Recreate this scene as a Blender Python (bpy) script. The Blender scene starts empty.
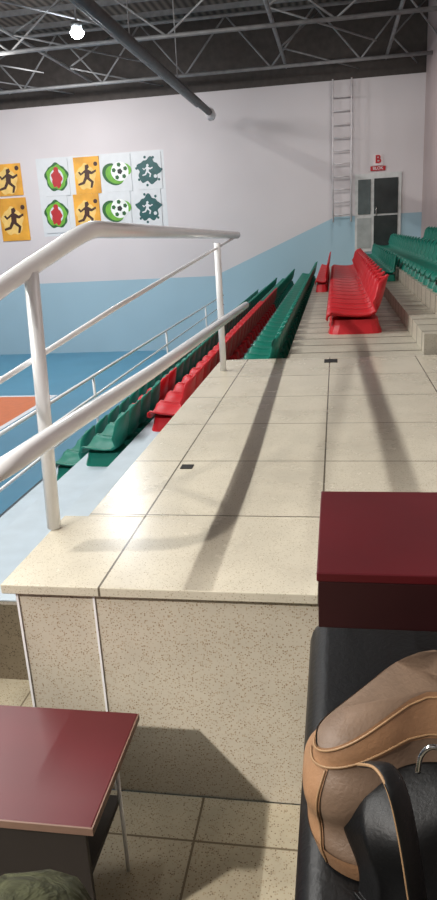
import bpy, bmesh, math, random
from mathutils import Vector, Matrix
random.seed(7)
F=700.0; EYE=Vector((0,0,1.1))
scn=bpy.context.scene
try:
    scn.view_settings.view_transform='Standard'
except Exception: pass
# ---------------- camera
yc=Vector(((336-218.5)/F,(450-225)/F,-1)).normalized()
h=Vector((1,0.055,0)).normalized()
zc=h.cross(yc).normalized(); xc=yc.cross(zc).normalized()
R=Matrix((xc,yc,zc))
cam=bpy.data.cameras.new('camera'); co=bpy.data.objects.new('camera',cam)
scn.collection.objects.link(co); scn.camera=co
cam.sensor_fit='VERTICAL'; cam.sensor_height=24; cam.lens=F/900*24; cam.clip_start=0.02
co.matrix_world=Matrix.Translation(EYE)@R.to_4x4()
def px(u,v,ax,val):
    d=R@Vector(((u-218.5)/F,(450-v)/F,-1))
    i='xyz'.index(ax); t=(val-EYE[i])/d[i]
    return EYE+d*t
# ---------------- materials
def nm(name):
    m=bpy.data.materials.new(name); m.use_nodes=True
    nt=m.node_tree; b=nt.nodes['Principled BSDF']
    return m,nt,b
def lin(c):
    return tuple(((x/255)/12.92 if x/255<=.04045 else ((x/255+.055)/1.055)**2.4) for x in c)+(1,)
def simple(name,rgb,rough=.5,metal=0,var=.12,scale=6,bump=0,bscale=60,coat=0,bdist=.01,spec=None):
    m,nt,b=nm(name); N=nt.nodes; L=nt.links
    tc=N.new('ShaderNodeTexCoord'); no=N.new('ShaderNodeTexNoise'); no.inputs['Scale'].default_value=scale; no.inputs['Detail'].default_value=5
    L.new(tc.outputs['Object'],no.inputs['Vector'])
    cr=N.new('ShaderNodeValToRGB'); c=lin(rgb)
    cr.color_ramp.elements[0].position=.3; cr.color_ramp.elements[1].position=.7
    cr.color_ramp.elements[0].color=tuple(x*(1-var) for x in c[:3])+(1,)
    cr.color_ramp.elements[1].color=tuple(min(1,x*(1+var)) for x in c[:3])+(1,)
    L.new(no.outputs['Fac'],cr.inputs['Fac']); L.new(cr.outputs['Color'],b.inputs['Base Color'])
    b.inputs['Roughness'].default_value=rough; b.inputs['Metallic'].default_value=metal
    if spec is not None: b.inputs['Specular IOR Level'].default_value=spec
    if coat: b.inputs['Coat Weight'].default_value=coat
    if bump:
        n2=N.new('ShaderNodeTexNoise'); n2.inputs['Scale'].default_value=bscale; n2.inputs['Detail'].default_value=4; n2.inputs['Distortion'].default_value=.6
        L.new(tc.outputs['Object'],n2.inputs['Vector'])
        bp=N.new('ShaderNodeBump'); bp.inputs['Strength'].default_value=bump; bp.inputs['Distance'].default_value=bdist
        L.new(n2.outputs['Fac'],bp.inputs['Height']); L.new(bp.outputs['Normal'],b.inputs['Normal'])
    return m
def terrazzo(name,base,chips,dark,rough=.35,scale=130,jx=None,jy=None,jcol=(95,85,70),amount=.5,jw=.0035,stain=.25):
    m,nt,b=nm(name); N=nt.nodes; L=nt.links
    tc=N.new('ShaderNodeTexCoord')
    v=N.new('ShaderNodeTexVoronoi'); v.inputs['Scale'].default_value=scale; L.new(tc.outputs['Object'],v.inputs['Vector'])
    sp=N.new('ShaderNodeSeparateColor'); L.new(v.outputs['Color'],sp.inputs['Color'])
    cr=N.new('ShaderNodeValToRGB'); cr.color_ramp.interpolation='CONSTANT'
    e=cr.color_ramp.elements; e[0].position=0; e[0].color=lin(base)
    e[1].position=1-amount; e[1].color=lin(chips)
    x=e.new(1-amount*.35); x.color=lin(dark)
    L.new(sp.outputs['Red'],cr.inputs['Fac'])
    lt=N.new('ShaderNodeMath'); lt.operation='LESS_THAN'; lt.inputs[1].default_value=.42; L.new(v.outputs['Distance'],lt.inputs[0])
    mx=N.new('ShaderNodeMix'); mx.data_type='RGBA'; L.new(lt.outputs[0],mx.inputs[0]); mx.inputs[6].default_value=lin(base); L.new(cr.outputs['Color'],mx.inputs[7])
    no=N.new('ShaderNodeTexNoise'); no.inputs['Scale'].default_value=2.2; no.inputs['Detail'].default_value=8; no.inputs['Roughness'].default_value=.65; L.new(tc.outputs['Object'],no.inputs['Vector'])
    mr=N.new('ShaderNodeMapRange'); mr.inputs[1].default_value=.35; mr.inputs[2].default_value=.7; mr.inputs[3].default_value=1; mr.inputs[4].default_value=1-stain; L.new(no.outputs['Fac'],mr.inputs[0])
    ml=N.new('ShaderNodeMix'); ml.data_type='RGBA'; ml.blend_type='MULTIPLY'; ml.inputs[0].default_value=1; L.new(mx.outputs[2],ml.inputs[6]); L.new(mr.outputs[0],ml.inputs[7])
    out=ml.outputs[2]
    sx=N.new('ShaderNodeSeparateXYZ'); L.new(tc.outputs['Object'],sx.inputs[0])
    for axis,j in (('X',jx),('Y',jy)):
        if not j: continue
        a=N.new('ShaderNodeMath'); a.operation='SUBTRACT'; a.inputs[1].default_value=j[0]; L.new(sx.outputs[axis],a.inputs[0])
        p=N.new('ShaderNodeMath'); p.operation='PINGPONG'; p.inputs[1].default_value=j[1]/2; L.new(a.outputs[0],p.inputs[0])
        c=N.new('ShaderNodeMath'); c.operation='LESS_THAN'; c.inputs[1].default_value=jw; L.new(p.outputs[0],c.inputs[0])
        q=N.new('ShaderNodeMix'); q.data_type='RGBA'; L.new(c.outputs[0],q.inputs[0]); L.new(out,q.inputs[6]); q.inputs[7].default_value=lin(jcol); out=q.outputs[2]
    L.new(out,b.inputs['Base Color'])
    r=N.new('ShaderNodeMapRange'); r.inputs[3].default_value=rough-.08; r.inputs[4].default_value=rough+.12; L.new(no.outputs['Fac'],r.inputs[0]); L.new(r.outputs[0],b.inputs['Roughness'])
    return m
# ---------------- mesh helpers
def link(o,parent=None):
    scn.collection.objects.link(o)
    if parent: o.parent=parent
    return o
def mesh(name,verts,faces,mat,parent=None,smooth=False):
    me=bpy.data.meshes.new(name); me.from_pydata([tuple(v) for v in verts],[],faces); me.update()
    bm=bmesh.new(); bm.from_mesh(me); bmesh.ops.recalc_face_normals(bm,faces=bm.faces); bm.to_mesh(me); bm.free()
    if mat: me.materials.append(mat)
    if smooth:
        for p in me.polygons: p.use_smooth=True
    return link(bpy.data.objects.new(name,me),parent)
def box(name,x0,x1,y0,y1,z0,z1,mat,parent=None,bevel=0):
    bm=bmesh.new()
    bmesh.ops.create_cube(bm,size=1)
    for v in bm.verts:
        v.co=Vector(((x0+x1)/2+v.co.x*(x1-x0),(y0+y1)/2+v.co.y*(y1-y0),(z0+z1)/2+v.co.z*(z1-z0)))
    if bevel: bmesh.ops.bevel(bm,geom=bm.edges[:],offset=bevel,segments=3,affect='EDGES',profile=.5)
    me=bpy.data.meshes.new(name); bm.to_mesh(me); bm.free(); me.materials.append(mat)
    return link(bpy.data.objects.new(name,me),parent)
def fillet(pts,r,n=5):
    out=[pts[0]]
    for i in range(1,len(pts)-1):
        a,b,c=pts[i-1],pts[i],pts[i+1]
        d1=(a-b); d2=(c-b); rr=min(r,d1.length*.45,d2.length*.45)
        p=b+d1.normalized()*rr; q=b+d2.normalized()*rr
        for k in range(n+1):
            t=k/n; out.append((1-t)**2*p+2*t*(1-t)*b+t*t*q)
    out.append(pts[-1]); return out
def tube(name,pts,r,mat,parent=None,seg=12,flat=1.0,fil=0,cap=True):
    pts=[Vector(p) for p in pts]
    if fil: pts=fillet(pts,fil)
    vs=[];fs=[]
    T=(pts[1]-pts[0]).normalized(); up=Vector((0,0,1)) if abs(T.z)<.9 else Vector((0,1,0))
    nrm=(up-T*up.dot(T)).normalized()
    for i,p in enumerate(pts):
        if 0<i<len(pts)-1: T=((pts[i+1]-p).normalized()+(p-pts[i-1]).normalized()).normalized()
        elif i==len(pts)-1: T=(p-pts[i-1]).normalized()
        nrm=(nrm-T*nrm.dot(T)).normalized(); b=T.cross(nrm)
        for k in range(seg):
            a=2*math.pi*k/seg; vs.append(p+nrm*math.cos(a)*r*flat+b*math.sin(a)*r)
    for i in range(len(pts)-1):
        for k in range(seg):
            fs.append((i*seg+k,i*seg+(k+1)%seg,(i+1)*seg+(k+1)%seg,(i+1)*seg+k))
    if cap: fs.append(tuple(range(seg))[::-1]); fs.append(tuple(range((len(pts)-1)*seg,len(pts)*seg)))
    return mesh(name,vs,fs,mat,parent,True)
def empty(name,loc=(0,0,0)):
    o=bpy.data.objects.new(name,None); o.location=loc; o.empty_display_size=.1; return link(o)
def top(o,label,cat,group=None):
    o['label']=label; o['category']=cat
    if group: o['group']=group
    return o
def struct(o,label=None):
    o['kind']='structure'
    if label: o['label']=label
    return o
def loc(o,par): o.parent=par; o.matrix_parent_inverse=Matrix.Translation(-Vector(par.location)); return o
# ---------------- material instances
ZF=px(220,797,'y',2.0).z
J1=px(97,590,'z',0).x; J2=px(319,590,'z',0).x; JW=J2-J1
Y0=px(200,591,'z',0).y
RY=.70
M_top=terrazzo('terrazzo_paving',(214,207,188),(198,189,166),(170,157,132),.24,200,(J1,JW),(Y0+.62,RY),(98,90,76),.35,.004,.2)
M_face=terrazzo('terrazzo_face',(206,198,180),(184,166,140),(156,134,106),.42,150,None,None,(235,230,220),.5,.004,.2)
M_low=terrazzo('terrazzo_floor',(192,182,158),(172,156,128),(134,116,90),.4,150,(J1+.3,.9),(Y0-.17,.45),(104,92,72),.45,.004,.35)
M_dkt=terrazzo('terrazzo_riser_shaded',(132,120,100),(106,92,72),(82,68,50),.5,120,None,None,(84,72,56),.5,.004,.3)  # darker terrazzo for the riser, its shade put into the colour
M_tier=simple('painted_tier',(184,198,208),.7,var=.06)
M_tread=terrazzo('terrazzo_tread',(196,190,174),(182,174,156),(150,140,120),.45,120,None,(6.1,.42),(110,102,88),.35,.02)
M_white=simple('white_enamel',(244,245,246),.22,var=.03,bump=.06,bscale=25,coat=.3)
M_wallw=simple('wall_paint_white',(202,202,206),.75,var=.05,scale=.6)
M_wallb=simple('wall_paint_low_bounce',(96,92,88),.8,var=.1,scale=.6)  # unseen rear wall, tone darkened to cut bounce and deepen shadows
M_pink=simple('wall_paint_pinkish',(190,174,172),.7,var=.06,scale=.7)
M_red=simple('red_plastic',(196,28,38),.42,var=.06)
M_green=simple('green_plastic',(8,120,102),.42,var=.06)
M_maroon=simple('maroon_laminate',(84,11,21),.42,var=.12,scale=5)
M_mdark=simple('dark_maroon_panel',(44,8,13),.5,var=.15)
M_edge=simple('pale_edge_band',(120,92,78),.5)
M_darkwood=simple('dark_shelf',(24,16,16),.6)
M_leather=simple('black_leather',(11,11,12),.42,var=.2,bump=.12,bscale=70,spec=.35)
M_blackfab=simple('black_soft_leather',(13,13,14),.45,var=.2,bump=.08,bscale=120,spec=.4)
M_tan=simple('tan_leather',(156,118,86),.5,var=.2,scale=12,bump=.15,bscale=140)
M_taupe=simple('taupe_leather',(122,100,82),.5,var=.2,scale=12,bump=.15,bscale=140)
M_stitch=simple('tan_stitched_edge',(166,132,96),.5)
M_olive=simple('olive_cloth',(62,64,40),.9,var=.4,scale=20,bump=1,bscale=11,bdist=.04)
M_metal=simple('polished_metal',(200,200,200),.2,1)
M_steel=simple('galvanised_steel',(142,143,144),.5,.1,var=.2)
M_duct=simple('grey_duct',(84,85,86),.6,.1,var=.2)
M_dark=simple('dark_gap',(22,20,18),.7)
m,nt,b=nm('corrugated_roof'); N=nt.nodes;L=nt.links
tc=N.new('ShaderNodeTexCoord'); w=N.new('ShaderNodeTexWave'); w.inputs['Scale'].default_value=1.6; w.bands_direction='X'; L.new(tc.outputs['Object'],w.inputs['Vector'])
no=N.new('ShaderNodeTexNoise'); no.inputs['Scale'].default_value=.35; L.new(tc.outputs['Object'],no.inputs['Vector'])
cr=N.new('ShaderNodeValToRGB'); cr.color_ramp.elements[0].color=lin((96,88,80)); cr.color_ramp.elements[1].color=lin((176,164,152)); L.new(w.outputs['Fac'],cr.inputs['Fac'])
ml=N.new('ShaderNodeMix'); ml.data_type='RGBA'; ml.blend_type='MULTIPLY'; ml.inputs[0].default_value=.8; L.new(cr.outputs['Color'],ml.inputs[6]); L.new(no.outputs['Fac'],ml.inputs[7])
L.new(ml.outputs[2],b.inputs['Base Color']); b.inputs['Roughness'].default_value=.7
M_roof=m
M_gable=simple('dark_gable_sheet',(72,66,62),.7,var=.2)
YW=21.0
p1=px(215,276,'y',YW); p2=px(335,217,'y',YW)
zc0=px(100,352,'y',YW).z
ZT=px(340,80,'y',YW).z
m,nt,b=nm('far_wall_paint'); N=nt.nodes;L=nt.links
tc=N.new('ShaderNodeTexCoord'); sx=N.new('ShaderNodeSeparateXYZ'); L.new(tc.outputs['Object'],sx.inputs[0])
mr=N.new('ShaderNodeMapRange'); mr.inputs[1].default_value=p1.x; mr.inputs[2].default_value=p2.x; mr.inputs[3].default_value=p1.z; mr.inputs[4].default_value=p2.z; L.new(sx.outputs['X'],mr.inputs[0])
ls=N.new('ShaderNodeMath'); ls.operation='LESS_THAN'; L.new(sx.outputs['Z'],ls.inputs[0]); L.new(mr.outputs[0],ls.inputs[1])
no=N.new('ShaderNodeTexNoise'); no.inputs['Scale'].default_value=.5; L.new(tc.outputs['Object'],no.inputs['Vector'])
mx=N.new('ShaderNodeMix'); mx.data_type='RGBA'; L.new(ls.outputs[0],mx.inputs[0]); mx.inputs[6].default_value=lin((226,220,221)); mx.inputs[7].default_value=lin((172,204,218))
ml=N.new('ShaderNodeMix'); ml.data_type='RGBA'; ml.blend_type='MULTIPLY'; ml.inputs[0].default_value=.2; L.new(mx.outputs[2],ml.inputs[6]); L.new(no.outputs['Fac'],ml.inputs[7])
L.new(ml.outputs[2],b.inputs['Base Color']); b.inputs['Roughness'].default_value=.7
M_far=m
# ---------------- room shell
XR=2.33; XL=-17
YT=px(0,600,'z',-.45).y; XT1=-1.60; XT2=-2.10; XT3=-2.72
struct(box('wall_far',XL,XR+.2,YW,YW+.2,zc0-.1,ZT,M_far),'white painted hall wall with pale blue lower band')
struct(box('wall_far_gable',XL,XR+.2,YW+.02,YW+.2,ZT,6.6,M_gable),'dark sheet metal gable above wall')
struct(box('wall_right',XR,XR+.2,-3,YW,ZF-.3,6.6,M_pink),'pinkish white side wall')
struct(box('wall_left',XL-.2,XL,-3,YW+.2,zc0-.1,6.6,M_wallw),'white side wall')
struct(box('wall_back',XL,XR+.2,-3.2,-3,zc0-.1,6.6,M_wallb),'unseen rear wall, darkened to cut bounce light')
M_court=simple('blue_court_coating',(78,140,170),.35,var=.06,scale=1)
struct(box('floor',XL,XR,-3,YW,zc0-.1,zc0,M_court),'blue sports court floor')
struct(box('ceiling',XL,XR+.2,-3.2,YW+.2,6.6,6.7,M_roof),'dark corrugated metal roof')
struct(box('trim_1',XR-.10,XR-.001,16.6,16.8,.36,6.55,simple('dark_pilaster',(74,66,66),.6)),'dark vertical column on side wall')
xo=px(45,400,'z',zc0).x; yo=px(20,397,'z',zc0).y; yn=px(0,432,'z',zc0).y
M_orange=simple('orange_court_coating',(212,116,64),.4,var=.06)
top(box('court_marking',xo-5,xo,yn-2.5,yo,zc0,zc0+.004,M_orange),'orange playing area painted on blue court','court marking')
top(box('court_line',xo-5,xo+.12,yo,yo+.12,zc0,zc0+.006,M_white),'white boundary line on court','court line','court boundary lines')
top(box('court_line',xo,xo+.12,yn-2.5,yo,zc0,zc0+.006,M_white),'white boundary line on court','court line','court boundary lines')
# ---------------- platform and tiers
XE=-1.0; YE=6.15; XT=.80; G=.012
pl=empty('raised_platform',(0,0,0)); top(pl,'raised spectator platform clad in speckled cream terrazzo tiles','platform')
box('paving',XE-.02,XT,Y0+.6,YE,-.035,0,M_top,pl,.003)
bx=px(20,620,'y',Y0+.02).x
SL=px(5,590,'z',0).x-.035
box('paving',SL,XR-G,Y0,Y0+.6,-.035,0,M_top,pl,.004)
box('paving',XT,XR-G,Y0+.6,YE,-.035,-.0,M_top,pl,.003)
box('body',bx,XR-G,Y0+.025,Y0+.6,ZF,-.035,M_face,pl)
box('body',XE,XR-G,Y0+.6,YE-.02,zc0,-.035,M_face,pl)
jx=px(100,650,'y',Y0+.02).x
box('grout_line',jx-.005,jx+.002,Y0+.02,Y0+.03,ZF,-.036,M_white,pl)
box('grout_line',bx-.002,bx+.006,Y0+.02,Y0+.03,ZF,-.036,M_white,pl)
struct(box('floor.001',-2.2,XR,-3,Y0+.02,ZF-.3,ZF,M_low),'terrazzo tiled walkway floor')
struct(box('floor.002',-2.2,bx-.01,Y0+.02,YT-.03,ZF-.3,ZF-.001,M_low),'terrazzo tiled walkway floor beside platform')
YB=YW-G
t=top(box('seating_tier',XT1,XE-.06,YT,YB,zc0,-.45,M_tier),'pale painted concrete ledge beside platform','seating tier','concrete seating tiers')
box('riser_cladding',XT1-.6,bx,YT-.03,YT-.001,ZF-.3,-.455,M_dkt,t)
t=top(box('seating_tier',XT2,XT1-.002,YT,YB,zc0,-.65,M_tier),'pale painted concrete seating tier','seating tier','concrete seating tiers')
t=top(box('seating_tier',XT3,XT2-.002,YT,YB,zc0,-1.02,M_tier),'pale painted concrete seating tier','seating tier','concrete seating tiers')
t=top(box('seating_tier',XT3-.4,XT3-.002,YT,YB,zc0,-1.4,M_tier),'narrow concrete ledge carrying thin railing','seating tier','concrete seating tiers')
t=top(box('seating_tier',XE-.058,-.44,YE,YB,zc0,-.34,M_tread),'terrazzo seating tier beyond platform','seating tier','concrete seating tiers')
t=top(box('seating_tier',-.438,.758,YE,YB,zc0,-.02,M_tread),'terrazzo seating tier with tiled edges','seating tier','concrete seating tiers')
t=top(box('seating_tier',.76,1.03,YE+.2,YB,zc0,.15,M_tread),'low terrazzo seating step','seating tier','concrete seating tiers')
t=top(box('seating_tier',1.032,XR-G,YE+.2,YB,zc0,.34,M_tread),'upper terrazzo seating tier by door','seating tier','concrete seating tiers')
# ---------------- stadium seats
def make_seat(name,mat):
    prof=[(-.22,.11),(-.215,.145),(-.19,.165),(-.10,.145),(0,.135),(.08,.14),(.13,.17),(.165,.25),(.185,.33),(.198,.40),(.208,.455),(.216,.49),(.224,.51)]
    hws=[.19,.205,.215,.215,.215,.215,.215,.215,.212,.20,.175,.14,.10]
    W=10; vs=[];fs=[]
    n=len(prof)
    for i,(x,z) in enumerate(prof):
        s=i/(n-1)
        for k in range(W+1):
            a=k/W*2-1; e=abs(a)**3
            vs.append((x-(e*.06 if s>.5 else 0),a*hws[i],z+(e*.035 if s<.6 else 0)-(abs(a)**2*.02 if s>.85 else 0)))
    for i in range(n-1):
        for k in range(W):
            fs.append((i*(W+1)+k,i*(W+1)+k+1,(i+1)*(W+1)+k+1,(i+1)*(W+1)+k))
    sh=mesh('seat_shell',vs,fs,mat,None,True)
    md=sh.modifiers.new('s','SOLIDIFY'); md.thickness=.016; md.offset=-1
    vs=[]
    n=16; rows=[(.128,.86),(.08,.90),(.03,.98),(0,1.02)]
    for z,s in rows:
        for k in range(n):
            a=2*math.pi*k/n; cx=math.copysign(abs(math.cos(a))**.45,math.cos(a)); cy=math.copysign(abs(math.sin(a))**.45,math.sin(a))
            vs.append((-.02+cx*.195*s,cy*.195*s,z))
    fs=[]
    for i in range(len(rows)-1):
        for k in range(n): fs.append((i*n+k,i*n+(k+1)%n,(i+1)*n+(k+1)%n,(i+1)*n+k))
    fs.append(tuple(range(n))); fs.append(tuple(range(3*n,4*n)))
    ba=mesh('seat_base',vs,fs,mat,None,False)
    return sh,ba
proto={}
for nme,mt in (('red',M_red),('green',M_green)): proto[nme]=make_seat(nme,mt)
used={}
def seat(color,x,y,z,group,label,sc=(1,1,1)):
    e=empty('stadium_seat',(x,y,z)); top(e,label,'seat',group); e.scale=sc
    for part in proto[color]:
        if (color,part.name) not in used: used[(color,part.name)]=1; c=part
        else: c=part.copy(); scn.collection.objects.link(c)
        c.parent=e
y=5.25; i=0
pat=['green']*4+['red']*2+['green']*60
while y<YW-.5:
    c=pat[min(i,len(pat)-1)]
    seat(c,XT2+.27,y,-.65,'seats on the painted tier',f'{c} plastic stadium seat behind pale ledge',(.84,.80,.82)); y+=.36; i+=1
y=5.9
while y<YW-.5:
    seat('green',XT3+.34,y,-1.02,'seats on the lowest tier','green plastic stadium seat on lowest tier',(.88,.84,.95)); y+=.38
y=5.55; i=0
while y<YW-.5:
    c='red' if i<24 else 'green'
    seat(c,XE-.33,y,-.45,'seats on the ledge tier',f'{c} plastic stadium seat on ledge beside platform',(.88,.80,.86)); y+=.37; i+=1
y=YE+.45
while y<YW-.6:
    seat('green',XE+.28,y,-.34,'green seats beside the aisle','green plastic stadium seat beside tiled aisle',(1,.92,1)); y+=.42
y=7.85
while y<YW-4:
    seat('red',.23,y,-.02,'red seats on terrazzo tier','red plastic stadium seat on terrazzo tier',(1.45,1.2,1.15)); y+=.56
y=13.0
while y<YW-2.5:
    seat('red',-.24,y,-.02,'red seats beside the aisle','red plastic stadium seat beside aisle on terrazzo tier',(.55,1.1,1.0)); y+=.55
y=8.2
while y<YW-1.0:
    seat('green',1.28,y,.34,'green seats on upper tier front row','green plastic stadium seat on upper tier',(1,.95,.92)); y+=.50
y=12.5
while y<YW-1.2:
    seat('green',.89,y,.15,'green seats on the low step','green plastic stadium seat on low step',(.56,.9,.85)); y+=.52
y=9.5
while y<YW-2.5:
    seat('green',1.97,y,.34,'green seats along side wall','green plastic stadium seat along side wall',(1,.95,1.2)); y+=.50
# ---------------- near railing
Y1=px(52,528,'z',0).y; XP=px(52,528,'z',0).x+.01
XC=-.92
r=empty('guard_railing',(XP,Y1,0)); top(r,'white painted steel tube railing along platform edge','railing')
def P(u,v,Y): return px(u,v,'y',Y)
def Q(u,v,X=XC): return px(u,v,'x',X)
def rt(name,pts,rad,fil=0,seg=16):
    return loc(tube(name,pts,rad,M_white,None,seg,fil=fil),r)
pb=Vector((XP,Y1,.004))
rt('post',[pb,P(31,272,Y1)],.027)
q2=Q(217,243); b2=Vector((XC,q2.y,.002))
rt('post',[b2,q2],.026)
rt('top_rail',[P(-60,335,Y1-.45),P(0,288,Y1-.12),P(32,266,Y1+.02),Q(88,229),Q(237,235)],.033,.10)
rt('middle_rail',[P(-50,412,Y1-.4),P(0,381,Y1-.1),Q(110,311),Q(237,236)],.011,.1)
lr=[P(-60,500,Y1-.55),Q(0,471,-.95),Q(46,440,-.91),Q(150,373,-.875),Q(246,305,-.865)]
rt('lower_rail',lr,.032,.3)
pm=P(44,440,Y1); rt('rail_bracket',[pm,lr[2]],.012)
# ---------------- court side railing
xr=XT3-.2
e=top(empty('court_railing',(xr,YT,-1.4)),'thin white tube railing at front of stand','railing')
def er(name,pts,rad): loc(tube(name,pts,rad,M_white,None,8),e)
for zz,rd in ((-.50,.020),(-.74,.016),(-.97,.016)):
    er('rail',[(xr,YT,zz),(xr,18.5,zz)],rd)
yy=YT+1.5
while yy<18.6:
    er('post',[(xr,yy,-1.4),(xr,yy,-.50)],.018); yy+=3.9
# ---------------- socket, vent
s=px(187,467,'z',0); top(box('floor_socket',s.x-.03,s.x+.03,s.y-.03,s.y+.03,0,.004,M_dark,None,.001),'small dark square cover set in tile','floor socket')
s=px(331,342,'z',0); top(box('floor_vent',s.x-.05,s.x+.06,YE-.25,YE-.1,0,.004,M_dark,None,.001),'small dark vent plate in tile','vent')
# ---------------- wall: ladder, door, posters, sign
def W(u,v,off=0): return px(u,v,'y',YW-off)
M_wallw2=simple('ladder_paint',(220,215,216),.5)
l=empty('wall_ladder',W(343,222,.1)); top(l,'pale metal access ladder fixed to wall','ladder')
def lad(name,pts,rad): loc(tube(name,pts,rad,M_wallw2,None,6),l)
xa=W(333,150).x; xb=W(351,150).x; zb=W(343,222).z; zt=W(343,82).z
for Yo in (.12,.5):
    for xx in (xa,xb): lad('ladder_rail',[(xx,YW-Yo,zb),(xx,YW-Yo,zt)],.022)
n=int((zt-zb)/.33)
for k in range(n):
    z=zb+.2+k*.33
    lad('rung',[(xa,YW-.12,z),(xb,YW-.12,z)],.015)
    if k%3==0:
        lad('stay',[(xa,YW-.01,z),(xa,YW-.5,z)],.012); lad('stay',[(xb,YW-.01,z),(xb,YW-.5,z)],.012)
dx0=W(355,200).x; dx1=W(401,200).x; dz0=.34; dz1=W(378,173).z
M_glass=simple('dark_grey_door_glass',(52,58,58),.15,var=.4,scale=1.5)
M_frame=simple('door_frame_white',(208,210,208),.4)
d=struct(box('door_1',dx0,dx1,YW-.06,YW-.001,dz0,dz1,M_frame),'white framed double door with dark glazed leaf')
xm=dx0+(dx1-dx0)*.38
box('door_panel',dx0+.06,xm-.03,YW-.08,YW-.06,dz0+.1,dz0+.9,simple('door_panel_grey',(166,172,170),.4),d); box('door_window',dx0+.08,xm-.05,YW-.085,YW-.06,dz0+1.0,dz1-.15,simple('grey_glass',(96,106,106),.2),d)
box('door_leaf',xm+.04,dx1-.09,YW-.085,YW-.06,dz0+.08,dz0+.95,M_glass,d); box('door_leaf',xm+.04,dx1-.09,YW-.085,YW-.06,dz0+1.0,dz1-.14,M_glass,d)
tube('handle',[(xm+.1,YW-.12,dz0+.95),(xm+.1,YW-.12,dz0+1.2)],.015,M_metal,d,6)
sg=W(378,160); M_sign=simple('sign_white',(222,212,212),.5); M_signred=simple('sign_red',(185,20,35),.5)
s=top(box('door_sign',sg.x-.14,sg.x+.14,YW-.03,YW-.002,sg.z-.14,sg.z+.14,M_sign),'white sign with red letter B above door','sign')
def text(name,body,size,mat,par,lc,off=.01):
    cu=bpy.data.curves.new('t','FONT'); cu.body=body; cu.size=size; cu.align_x='CENTER'; cu.align_y='CENTER'; cu.extrude=.003; cu.offset=off
    to=bpy.data.objects.new('t',cu); scn.collection.objects.link(to); bpy.context.view_layer.update()
    me=bpy.data.meshes.new_from_object(to.evaluated_get(bpy.context.evaluated_depsgraph_get())); bpy.data.objects.remove(to)
    me.materials.clear(); me.materials.append(mat)
    lo=bpy.data.objects.new(name,me); link(lo,par); lo.location=lc; lo.rotation_euler=(math.pi/2,0,0)
text('sign_letter','B',.28,M_signred,s,(sg.x,YW-.05,sg.z+.01),.008)
box('sign_strip',sg.x-.2,sg.x+.2,YW-.04,YW-.002,sg.z-.27,sg.z-.155,M_signred,s)
text('sign_lettering','BLOK',.11,M_sign,s,(sg.x,YW-.046,sg.z-.212),.002)
def disc(name,c,r1,r2,mat,parent,y,seg=28,star=0,ph=0):
    vs=[(c[0],y,c[1])]
    for k in range(seg):
        a=2*math.pi*k/seg; rr=1+(star*math.sin(a*5+ph)+star*.6*math.sin(a*9+2*ph))
        vs.append((c[0]+math.cos(a)*r1*rr,y,c[1]+math.sin(a)*r2*rr))
    return mesh(name,vs,[(0,k+1,(k+1)%seg+1) for k in range(seg)],mat,parent)
def poly(name,pts,c,s,mat,parent,y):
    return mesh(name,[(c[0]+a*s,y,c[1]+b*s) for a,b in pts],[tuple(range(len(pts)))],mat,parent)
runner=[(-.05,.30),(.05,.33),(.09,.24),(.03,.18),(.16,.10),(.30,.16),(.31,.10),(.16,.02),(.08,.04),(.07,-.08),(.20,-.20),(.14,-.38),(.07,-.38),(.11,-.22),(-.02,-.12),(-.12,-.26),(-.32,-.30),(-.33,-.24),(-.17,-.19),(-.09,-.04),(-.08,.08),(-.22,.0),(-.30,.10),(-.25,.13),(-.20,.07),(-.06,.17)]
def swirl(name,c,r0,r1,a0,a1,mat,parent,y,tilt=0):
    vs=[];n=28
    for k in range(n+1):
        t=k/n; a=a0+(a1-a0)*t; wd=(r1-r0)*math.sin(math.pi*min(1,t*.9+.1))
        for rr in (r0,r0+wd): 
            X=math.cos(a)*rr; Z=math.sin(a)*rr*.8
            vs.append((c[0]+X*math.cos(tilt)-Z*math.sin(tilt),y,c[1]+X*math.sin(tilt)+Z*math.cos(tilt)))
    return mesh(name,vs,[(2*k,2*k+1,2*k+3,2*k+2) for k in range(n)],mat,parent)
M_paper=simple('poster_paper',(214,218,220),.5,var=.03)
M_porange=simple('poster_orange',(228,160,52),.5,var=.4,scale=1.2)
M_pbrown=simple('poster_brown',(64,34,22),.5); M_pgreen=simple('poster_green',(106,172,50),.5,var=.2,scale=8); M_pteal=simple('poster_dark_green',(24,84,84),.5,var=.2)
M_pred=simple('poster_red',(180,34,40),.5); M_pblack=simple('poster_black',(25,30,30),.5); M_pwhite=simple('poster_ball_white',(235,240,235),.4); M_pdg=simple('poster_forest',(30,92,40),.5)
M_pcream=simple('poster_pale_figure',(234,196,112),.5)
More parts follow.
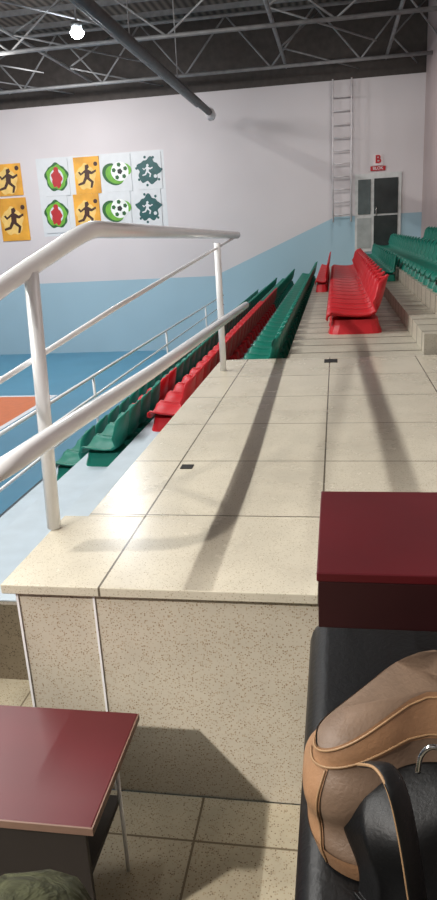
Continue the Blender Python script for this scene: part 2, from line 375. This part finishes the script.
def poster(u0,v0,u1,v1,kind):
    a=W(u0,v0); b_=W(u1,v1); x0,x1=min(a.x,b_.x),max(a.x,b_.x); z0,z1=min(a.z,b_.z),max(a.z,b_.z)
    lab={'run':'orange poster with dark leaping player silhouette','logo':'white poster with red figure on green round emblem','ball':'white poster with football and green swoosh','blot':'white poster with dark green splash and players'}[kind]
    p=top(box('sports_poster',x0,x1,YW-.03,YW-.003,z0,z1,M_porange if kind=='run' else M_paper),lab,'poster','sports posters on hall wall')
    c=((x0+x1)/2,(z0+z1)/2); s=min(x1-x0,z1-z0)*1.12; y=YW-.034
    if kind=='run':
        disc('glow_patch',(c[0]-.05*s,c[1]-.05*s),.34*s,.40*s,M_pcream,p,y+.001,30,.08)
        poly('silhouette',runner,c,s*1.05,M_pbrown,p,y); disc('ball',(c[0]+.32*s,c[1]+.34*s),.07*s,.07*s,M_pbrown,p,y)
    elif kind=='logo':
        disc('emblem',c,.43*s,.46*s,M_pdg,p,y,44,.06); disc('emblem_ring',c,.37*s,.40*s,M_pgreen,p,y-.002,44,.06,1); disc('emblem_center',c,.25*s,.28*s,M_paper,p,y-.003,32); disc('figure',(c[0],c[1]-.05*s),.19*s,.30*s,M_pred,p,y-.006,36,.12,1); disc('figure_head',(c[0],c[1]+.26*s),.09*s,.09*s,M_pred,p,y-.007,20)
    elif kind=='ball':
        bc=(c[0]+.06*s,c[1]+.05*s)
        swirl('swoosh',(c[0]-.02*s,c[1]),.30*s,.56*s,math.pi*.75,math.pi*1.85,M_pdg,p,y,-.45); swirl('swoosh_inner',c,.26*s,.47*s,math.pi*.8,math.pi*1.9,M_pgreen,p,y-.001,-.45)
        swirl('swoosh_tail',(c[0]+.02*s,c[1]+.04*s),.34*s,.46*s,-.1,math.pi*.45,M_pgreen,p,y-.001,-.2)
        disc('ball',bc,.30*s,.30*s,M_pwhite,p,y-.003,32)
        for k in range(5):
            t=k*1.257+.4; disc('ball_patch',(bc[0]+math.cos(t)*.21*s,bc[1]+math.sin(t)*.21*s),.075*s,.075*s,M_pdg,p,y-.006,5)
        disc('ball_patch',bc,.095*s,.095*s,M_pblack,p,y-.006,5)
    else:
        disc('splash',c,.39*s,.40*s,M_pteal,p,y,90,.12,random.random()*3)
        for k in range(7):
            t=k*.9+random.random()*.4; disc('splash_drop',(c[0]+math.cos(t)*.44*s,c[1]+math.sin(t)*.46*s),.045*s,.045*s,M_pteal,p,y-.001,10)
        poly('silhouette',runner,(c[0]-.04*s,c[1]+.03*s),s*.6,M_paper,p,y-.004); disc('ball',(c[0]+.22*s,c[1]-.18*s),.06*s,.06*s,M_paper,p,y-.004,12)
x0=W(39,190).x; x1=W(166,190).x; z1=W(100,156).z; z0=W(100,232).z
bk=top(box('poster_board',x0,x1,YW-.002,YW-.0005,z0-.05,z1+.05,M_paper),'white backing sheet behind sports posters','poster board')
us=[42,72,103,134,164]
kinds=['logo','run','ball','blot']
for i in range(4):
    va=159-i*2.2
    poster(us[i]+1,va+1,us[i+1]-1,va+36,kinds[i]); poster(us[i]+1,va+38,us[i+1]-1,va+73,kinds[i])
poster(-6,165,24,195,'run'); poster(-2,199,31,240,'run')
# ---------------- roof structure
def beam(name,pts,rad,mat,parent,seg=6): return tube(name,pts,rad,mat,parent,seg)
for Yt,stp in ((12.2,1.3),(15.8,1.7),(19.6,1.1)):
    tr=top(empty('roof_truss',(0,0,0)),'grey steel lattice roof truss spanning the hall','roof truss','steel roof trusses')
    zlo=4.95; zhi=6.2
    beam('lower_chord',[(XL,Yt,zlo),(XR-.02,Yt,zlo)],.045,M_steel,tr); beam('upper_chord',[(XL,Yt,zhi),(XR-.02,Yt,zhi)],.045,M_steel,tr)
    x=XL; up=True
    while x<XR-stp-.1:
        beam('web',[(x,Yt,zlo if up else zhi),(x+stp,Yt,zhi if up else zlo)],.024,M_steel,tr,5); x+=stp; up=not up
for xx in (-13,-9.2,-6.6,-1.3,1.3):
    b1=top(empty('roof_beam',(0,0,0)),'long grey steel beam under the roof','roof beam','long roof beams')
    beam('beam_tube',[(xx,2,5.2),(xx,YW-.02,5.2)],.045,M_steel,b1)
    yy=8.9
    while yy<YW-2:
        beam('brace',[(xx,yy,5.2),(xx+.9,yy+1.6,6.3)],.022,M_steel,b1,5); beam('brace',[(xx,yy,5.2),(xx+min(2.2,XR-.1-xx),yy+2.6,5.0)],.02,M_steel,b1,5); yy+=3.3
for k in range(13):
    yy=4.5+k*1.3
    top(box('roof_purlin',XL,XR-.01,yy,yy+.07,6.48,6.6,M_steel),'horizontal steel purlin under roof sheets','roof purlin','roof purlins')
e0=px(209,112,'z',4.05)
d=top(empty('air_duct',(0,0,0)),'long dark grey round duct hanging under trusses','duct')
beam('duct_tube',[(e0.x,3,4.05),(e0.x,e0.y,4.05)],.085,M_duct,d,8)
beam('side_pipe',[(e0.x-.2,3,4.12),(e0.x-.2,e0.y-.6,4.12)],.04,M_steel,d,10)
tube('duct_cap',[(e0.x,e0.y,4.05),(e0.x,e0.y+.3,4.0)],.13,M_wallw2,d,16)
for yy in (8.9,12.2,15.8): tube('hanger',[(e0.x,yy,4.12),(e0.x,yy,6.6)],.012,M_steel,d,5)
m,nt,b=nm('lamp_glow'); b.inputs['Emission Color'].default_value=(.85,.93,1,1); b.inputs['Emission Strength'].default_value=120; b.inputs['Base Color'].default_value=(1,1,1,1)
M_glow=m
def flood(p):
    f=top(empty('flood_lamp',p),'round ceiling flood lamp with bright lens','lamp','hall flood lamps')
    tube('lamp_housing',[(0,0,.16),(0,0,.12),(0,0,.0)],.10,M_duct,f,16)
    vs=[];fs=[];n=20;m_=6
    for i in range(m_+1):
        a=math.pi/2*i/m_
        for k in range(n): vs.append((math.cos(a)*.13*math.cos(2*math.pi*k/n),math.cos(a)*.13*math.sin(2*math.pi*k/n),-math.sin(a)*.11))
    for i in range(m_):
        for k in range(n): fs.append((i*n+k,i*n+(k+1)%n,(i+1)*n+(k+1)%n,(i+1)*n+k))
    mesh('lamp_lens',vs,fs,M_glow,f,True)
    tube('lamp_stem',[(0,0,.16),(0,0,6.6-p[2])],.02,M_steel,f,6)
pf=px(77,32,'z',4.75); flood(pf)
# ---------------- left maroon bench
zt_=-.37
a=px(135,713,'z',zt_); bq=px(95,828,'z',zt_); xr_=(a.x+bq.x)/2; yf=min(a.y,Y0-.02); yn_=bq.y
bn=top(empty('maroon_desk',(xr_-.4,(yf+yn_)/2,ZF)),'maroon laminate topped bench table with white metal legs','bench table')
loc(box('table_top',xr_-.95,xr_,yn_,yf,zt_-.022,zt_,M_maroon,None,.003),bn)
loc(box('edge_band',xr_-.95,xr_+.004,yn_-.004,yn_+.001,zt_-.024,zt_-.001,M_edge,None),bn)
loc(box('edge_band',xr_,xr_+.004,yn_,yf,zt_-.024,zt_-.001,M_edge,None),bn)
loc(box('shelf',xr_-.93,xr_-.07,yn_+.02,yf-.06,zt_-.3,zt_-.28,M_darkwood,None),bn)
loc(box('front_panel',xr_-.93,xr_-.03,yn_+.02,yn_+.035,ZF,zt_-.024,M_darkwood,None),bn)  # dark panel added so the space below the table top reads dark
for xx,yy in ((xr_-.03,yf-.16),(xr_-.9,yf-.06),(xr_-.9,yn_+.08)):
    loc(tube('leg',[(xx,yy,ZF),(xx,yy,zt_-.022)],.007,M_white,None,8),bn)
# ---------------- right maroon box + leather seat
zb_=.45
a=px(319,491,'z',zb_); c=px(319,573,'z',zb_)
x0_=(a.x+c.x)/2
bz=px(319,628,'y',c.y).z
rb=top(empty('maroon_backrest_desk',(x0_+.4,c.y,ZF)),'maroon laminate desk with boxed front panel','desk')
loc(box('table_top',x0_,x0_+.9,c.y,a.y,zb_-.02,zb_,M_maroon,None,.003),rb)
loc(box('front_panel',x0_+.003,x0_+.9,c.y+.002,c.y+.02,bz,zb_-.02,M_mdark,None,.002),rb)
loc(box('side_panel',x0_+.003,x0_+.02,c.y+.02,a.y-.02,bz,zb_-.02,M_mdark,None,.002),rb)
for xx in (x0_+.06,x0_+.85):
    loc(tube('leg',[(xx,a.y-.03,ZF),(xx,a.y-.03,zb_-.02)],.015,M_darkwood,None,8),rb)
zs=.12
ls=top(empty('leather_seat',(.35,1.1,ZF)),'black leather upholstered seat beside platform','seat')
xl=px(306,690,'z',zs).x
yb_=px(380,622,'z',zs).y
o=box('seat_cushion',xl,xl+.85,.45,yb_+.03,zs-.16,zs,M_leather,None,.05); loc(o,ls)
for p in o.data.polygons: p.use_smooth=True
loc(box('seat_frame',xl+.03,xl+.82,.5,yb_-.02,ZF+.0,zs-.15,M_leather,None,.02),ls)
# ---------------- handbag
cb=px(420,800,'y',.98); cx_,cy_=cb.x,cb.y
hb=top(empty('handbag',(cx_,cy_,zs)),'slouchy tan and taupe leather handbag with black flap','handbag')
def crease(v,w): return math.exp(-v*v*w)
def bagpt(t,a,off=0):
    e=.62
    sx_=math.copysign(abs(math.cos(a))**e,math.cos(a)); sy_=math.copysign(abs(math.sin(a))**e,math.sin(a))
    A=.19*(1-.10*t*t)*(.90+.10*min(1,t*6)); B=(.135*(1-.66*t**1.4)+.01)*(.9+.1*min(1,t*6))
    dent=1-.10*crease(t-.45-.18*sx_,70)-.09*crease(t-.68+.12*sx_,90)-.08*crease(sx_+.35-.3*t,40)*t-.06*crease(t-.22+.1*sx_,110)
    x=sx_*A*(1-.03*math.sin(9*t)); y=sy_*B*dent+.03*t*math.sin(3*sx_+1)
    z=t*.275-.085*t*t*abs(sx_)**2.2+.012*math.sin(4*sx_+1)*t
    f=1+off
    return Vector((cx_+x*f,cy_+y*f,zs+.003+z))
def shell(name,t0,t1,a0,a1,mat,off,nt=44,na=140,close=False):
    vs=[];fs=[]
    full=abs(a1-a0-2*math.pi)<1e-6; cols=na if full else na+1
    for i in range(nt+1):
        t=t0+(t1-t0)*i/nt
        for k in range(cols): vs.append(bagpt(t,a0+(a1-a0)*k/na,off))
    for i in range(nt):
        for k in range(na):
            k2=(k+1)%cols if full else k+1
            fs.append((i*cols+k,i*cols+k2,(i+1)*cols+k2,(i+1)*cols+k))
    if close:
        fs.append(tuple(range(cols))); fs.append(tuple(range(nt*cols,(nt+1)*cols)))
    return loc(mesh(name,vs,fs,mat,None,True),hb)
shell('bag_body',0,1,0,2*math.pi,M_taupe,0,close=True)
shell('bag_trim',.78,.995,0,2*math.pi,M_tan,.015,14)
shell('bag_side_panel',.03,.78,math.pi*.78,math.pi*1.22,M_tan,.015,24,40)
shell('bag_base_band',.01,.16,0,2*math.pi,M_tan,.018,8)
def line(name,pts,rad,mat): loc(tube(name,pts,rad,mat,None,6),hb)
for tt in (.80,.97): line('stitching',[bagpt(tt,math.pi+math.pi*k/60,.03) for k in range(61)],.0018,M_stitch)
line('stitching',[bagpt(.03+.74*k/30,math.pi*1.21,.025) for k in range(31)],.0018,M_stitch)
# black soft flap hanging over lower front
vs=[];fs=[];NU=80;NV=60
for j in range(NV+1):
    v=j/NV
    for i in range(NU+1):
        u=i/NU*2-1
        x=.012+u*(.150+.014*math.sin(6*v))
        y=-.085-.115*math.sin(min(1,v*1.1)*math.pi/2)**.9
        z=.205-.19*v**1.5-.06*(1-v)*u*u-.02*u*u
        fold=.022*v**.6*(1-.4*v)*(math.sin(4.5*u+3*v+.6*math.sin(4*v))+.5*math.sin(8*u-3*v+1))
        dr=.012*math.sin(8*v+2.5*u)*crease(u+.2,3)
        edge=max(0,abs(u)-.8)*.25
        y+=-(fold+dr)*.8+edge
        z+=(fold*.4-edge*.2); z=max(z,.006+.01*(1+math.sin(8*u)))
        vs.append((cx_+x+.02,cy_+y,zs+z))
for j in range(NV):
    for i in range(NU): fs.append((j*(NU+1)+i,j*(NU+1)+i+1,(j+1)*(NU+1)+i+1,(j+1)*(NU+1)+i))
fl=mesh('bag_flap',vs,fs,M_blackfab,None,True); loc(fl,hb); md=fl.modifiers.new('s','SOLIDIFY'); md.thickness=.004
def arc(name,pts,rad,mat,flat):
    P_=[]
    pts=[Vector(p) for p in pts]
    for i in range(len(pts)-1):
        p0=pts[max(i-1,0)];p1_=pts[i];p2_=pts[i+1];p3=pts[min(i+2,len(pts)-1)]
        for k in range(6):
            t=k/6; P_.append(.5*((2*p1_)+(-p0+p2_)*t+(2*p0-5*p1_+4*p2_-p3)*t*t+(-p0+3*p1_-3*p2_+p3)*t**3))
    P_.append(pts[-1]); o=tube(name,P_,rad,mat,None,12,flat=flat); loc(o,hb); return o
sp_=[px(366,764,'y',.82),px(384,768,'y',.775),px(398,792,'y',.745),px(409,840,'y',.73),px(419,905,'y',.72)]
arc('strap',sp_,.014,M_blackfab,.25)
arc('strap_stitching',[p+Vector((-.012,-.003,.001)) for p in sp_],.0022,M_stitch,1)
arc('ring',[px(418,772,'y',.78),px(421,756,'y',.78),px(431,747,'y',.78),px(446,750,'y',.78)],.0035,M_metal,1)
# ---------------- person knee
def skin(name,pts,rads,mat):
    me=bpy.data.meshes.new(name); me.from_pydata([tuple(p) for p in pts],[(i,i+1) for i in range(len(pts)-1)],[])
    o=bpy.data.objects.new(name,me); link(o); s=o.modifiers.new('skin','SKIN')
    for v,r_ in zip(me.skin_vertices[0].data,rads): v.radius=(r_,r_)
    me.skin_vertices[0].data[0].use_root=True
    ss=o.modifiers.new('sub','SUBSURF'); ss.levels=3; ss.render_levels=3; me.materials.append(mat)
    tx=bpy.data.textures.new('folds','CLOUDS'); tx.noise_scale=.09
    dm=o.modifiers.new('d','DISPLACE'); dm.texture=tx; dm.strength=.025; dm.mid_level=.5
    s.use_smooth_shade=True
    return o
kn=px(34,914,'y',.95)
pr=top(skin('person',[(kn.x+.12,.05,kn.z-.12),(kn.x+.08,.4,kn.z-.04),(kn.x+.02,.82,kn.z),(kn.x,.94,kn.z-.02),(kn.x-.01,1.0,kn.z-.2),(kn.x,.98,ZF+.12),(kn.x,.98,ZF+.05)],[.17,.17,.165,.15,.10,.07,.05],M_olive),'person in olive green trousers, bent knee beside table','person')
# ---------------- lights
def area(loc_,size,power,col=(1,1,1),target=None,sy=None,spread=None):
    l=bpy.data.lights.new('area','AREA'); l.energy=power; l.size=size; l.color=col
    if sy: l.shape='RECTANGLE'; l.size_y=sy
    if spread: l.spread=math.radians(spread)
    o=bpy.data.objects.new('hall_and_fill_light',l); o.location=loc_; link(o)
    d=(Vector(target)-Vector(loc_)) if target else Vector((0,0,-1)); o.rotation_euler=d.to_track_quat('-Z','Y').to_euler()
    return o
for p in ((-7.5,12,4.8),(-6.5,17.0,4.8),(-10.5,9,4.8),(-10.5,15,4.8)): area(p,1.0,185,(1,.98,.98),(p[0]-.6,p[1]+3,-1))
area((pf.x,pf.y,4.6),.4,14,(.95,.97,1),(-1,6,0),None,90)
area((.2,17.5,4.6),.6,50,(1,.95,.92),(.2,19.5,0))
area((-2.5,13.5,4.7),1.2,50,(1,.97,.93),(-2.5,14,7)); area((-7.5,15.5,4.7),1.2,35,(1,.97,.93),(-7.5,16,7)); area((1,11.5,4.7),1.0,40,(1,.97,.93),(1,12.5,7))  # added upward fills that brighten the trusses and roof sheets
k=area((-5.1,3.4,5.0),.05,760,(1,.98,.94),None,11)
k.rotation_euler=(0,-math.radians(45),0)
area((-3.4,-1.2,3.0),.15,14,(1,.93,.86),(-.35,1.9,-.6),None,40)  # added narrow lamp that throws the table's shadow on the platform face
area((-.3,-2.4,3.4),2.0,10,(1,.98,.96),(-1,2.5,.8))  # added soft fill from behind the camera to lift the railing
w=bpy.data.worlds.new('world'); scn.world=w; w.use_nodes=True; w.node_tree.nodes['Background'].inputs[0].default_value=(.6,.65,.75,1); w.node_tree.nodes['Background'].inputs[1].default_value=.12
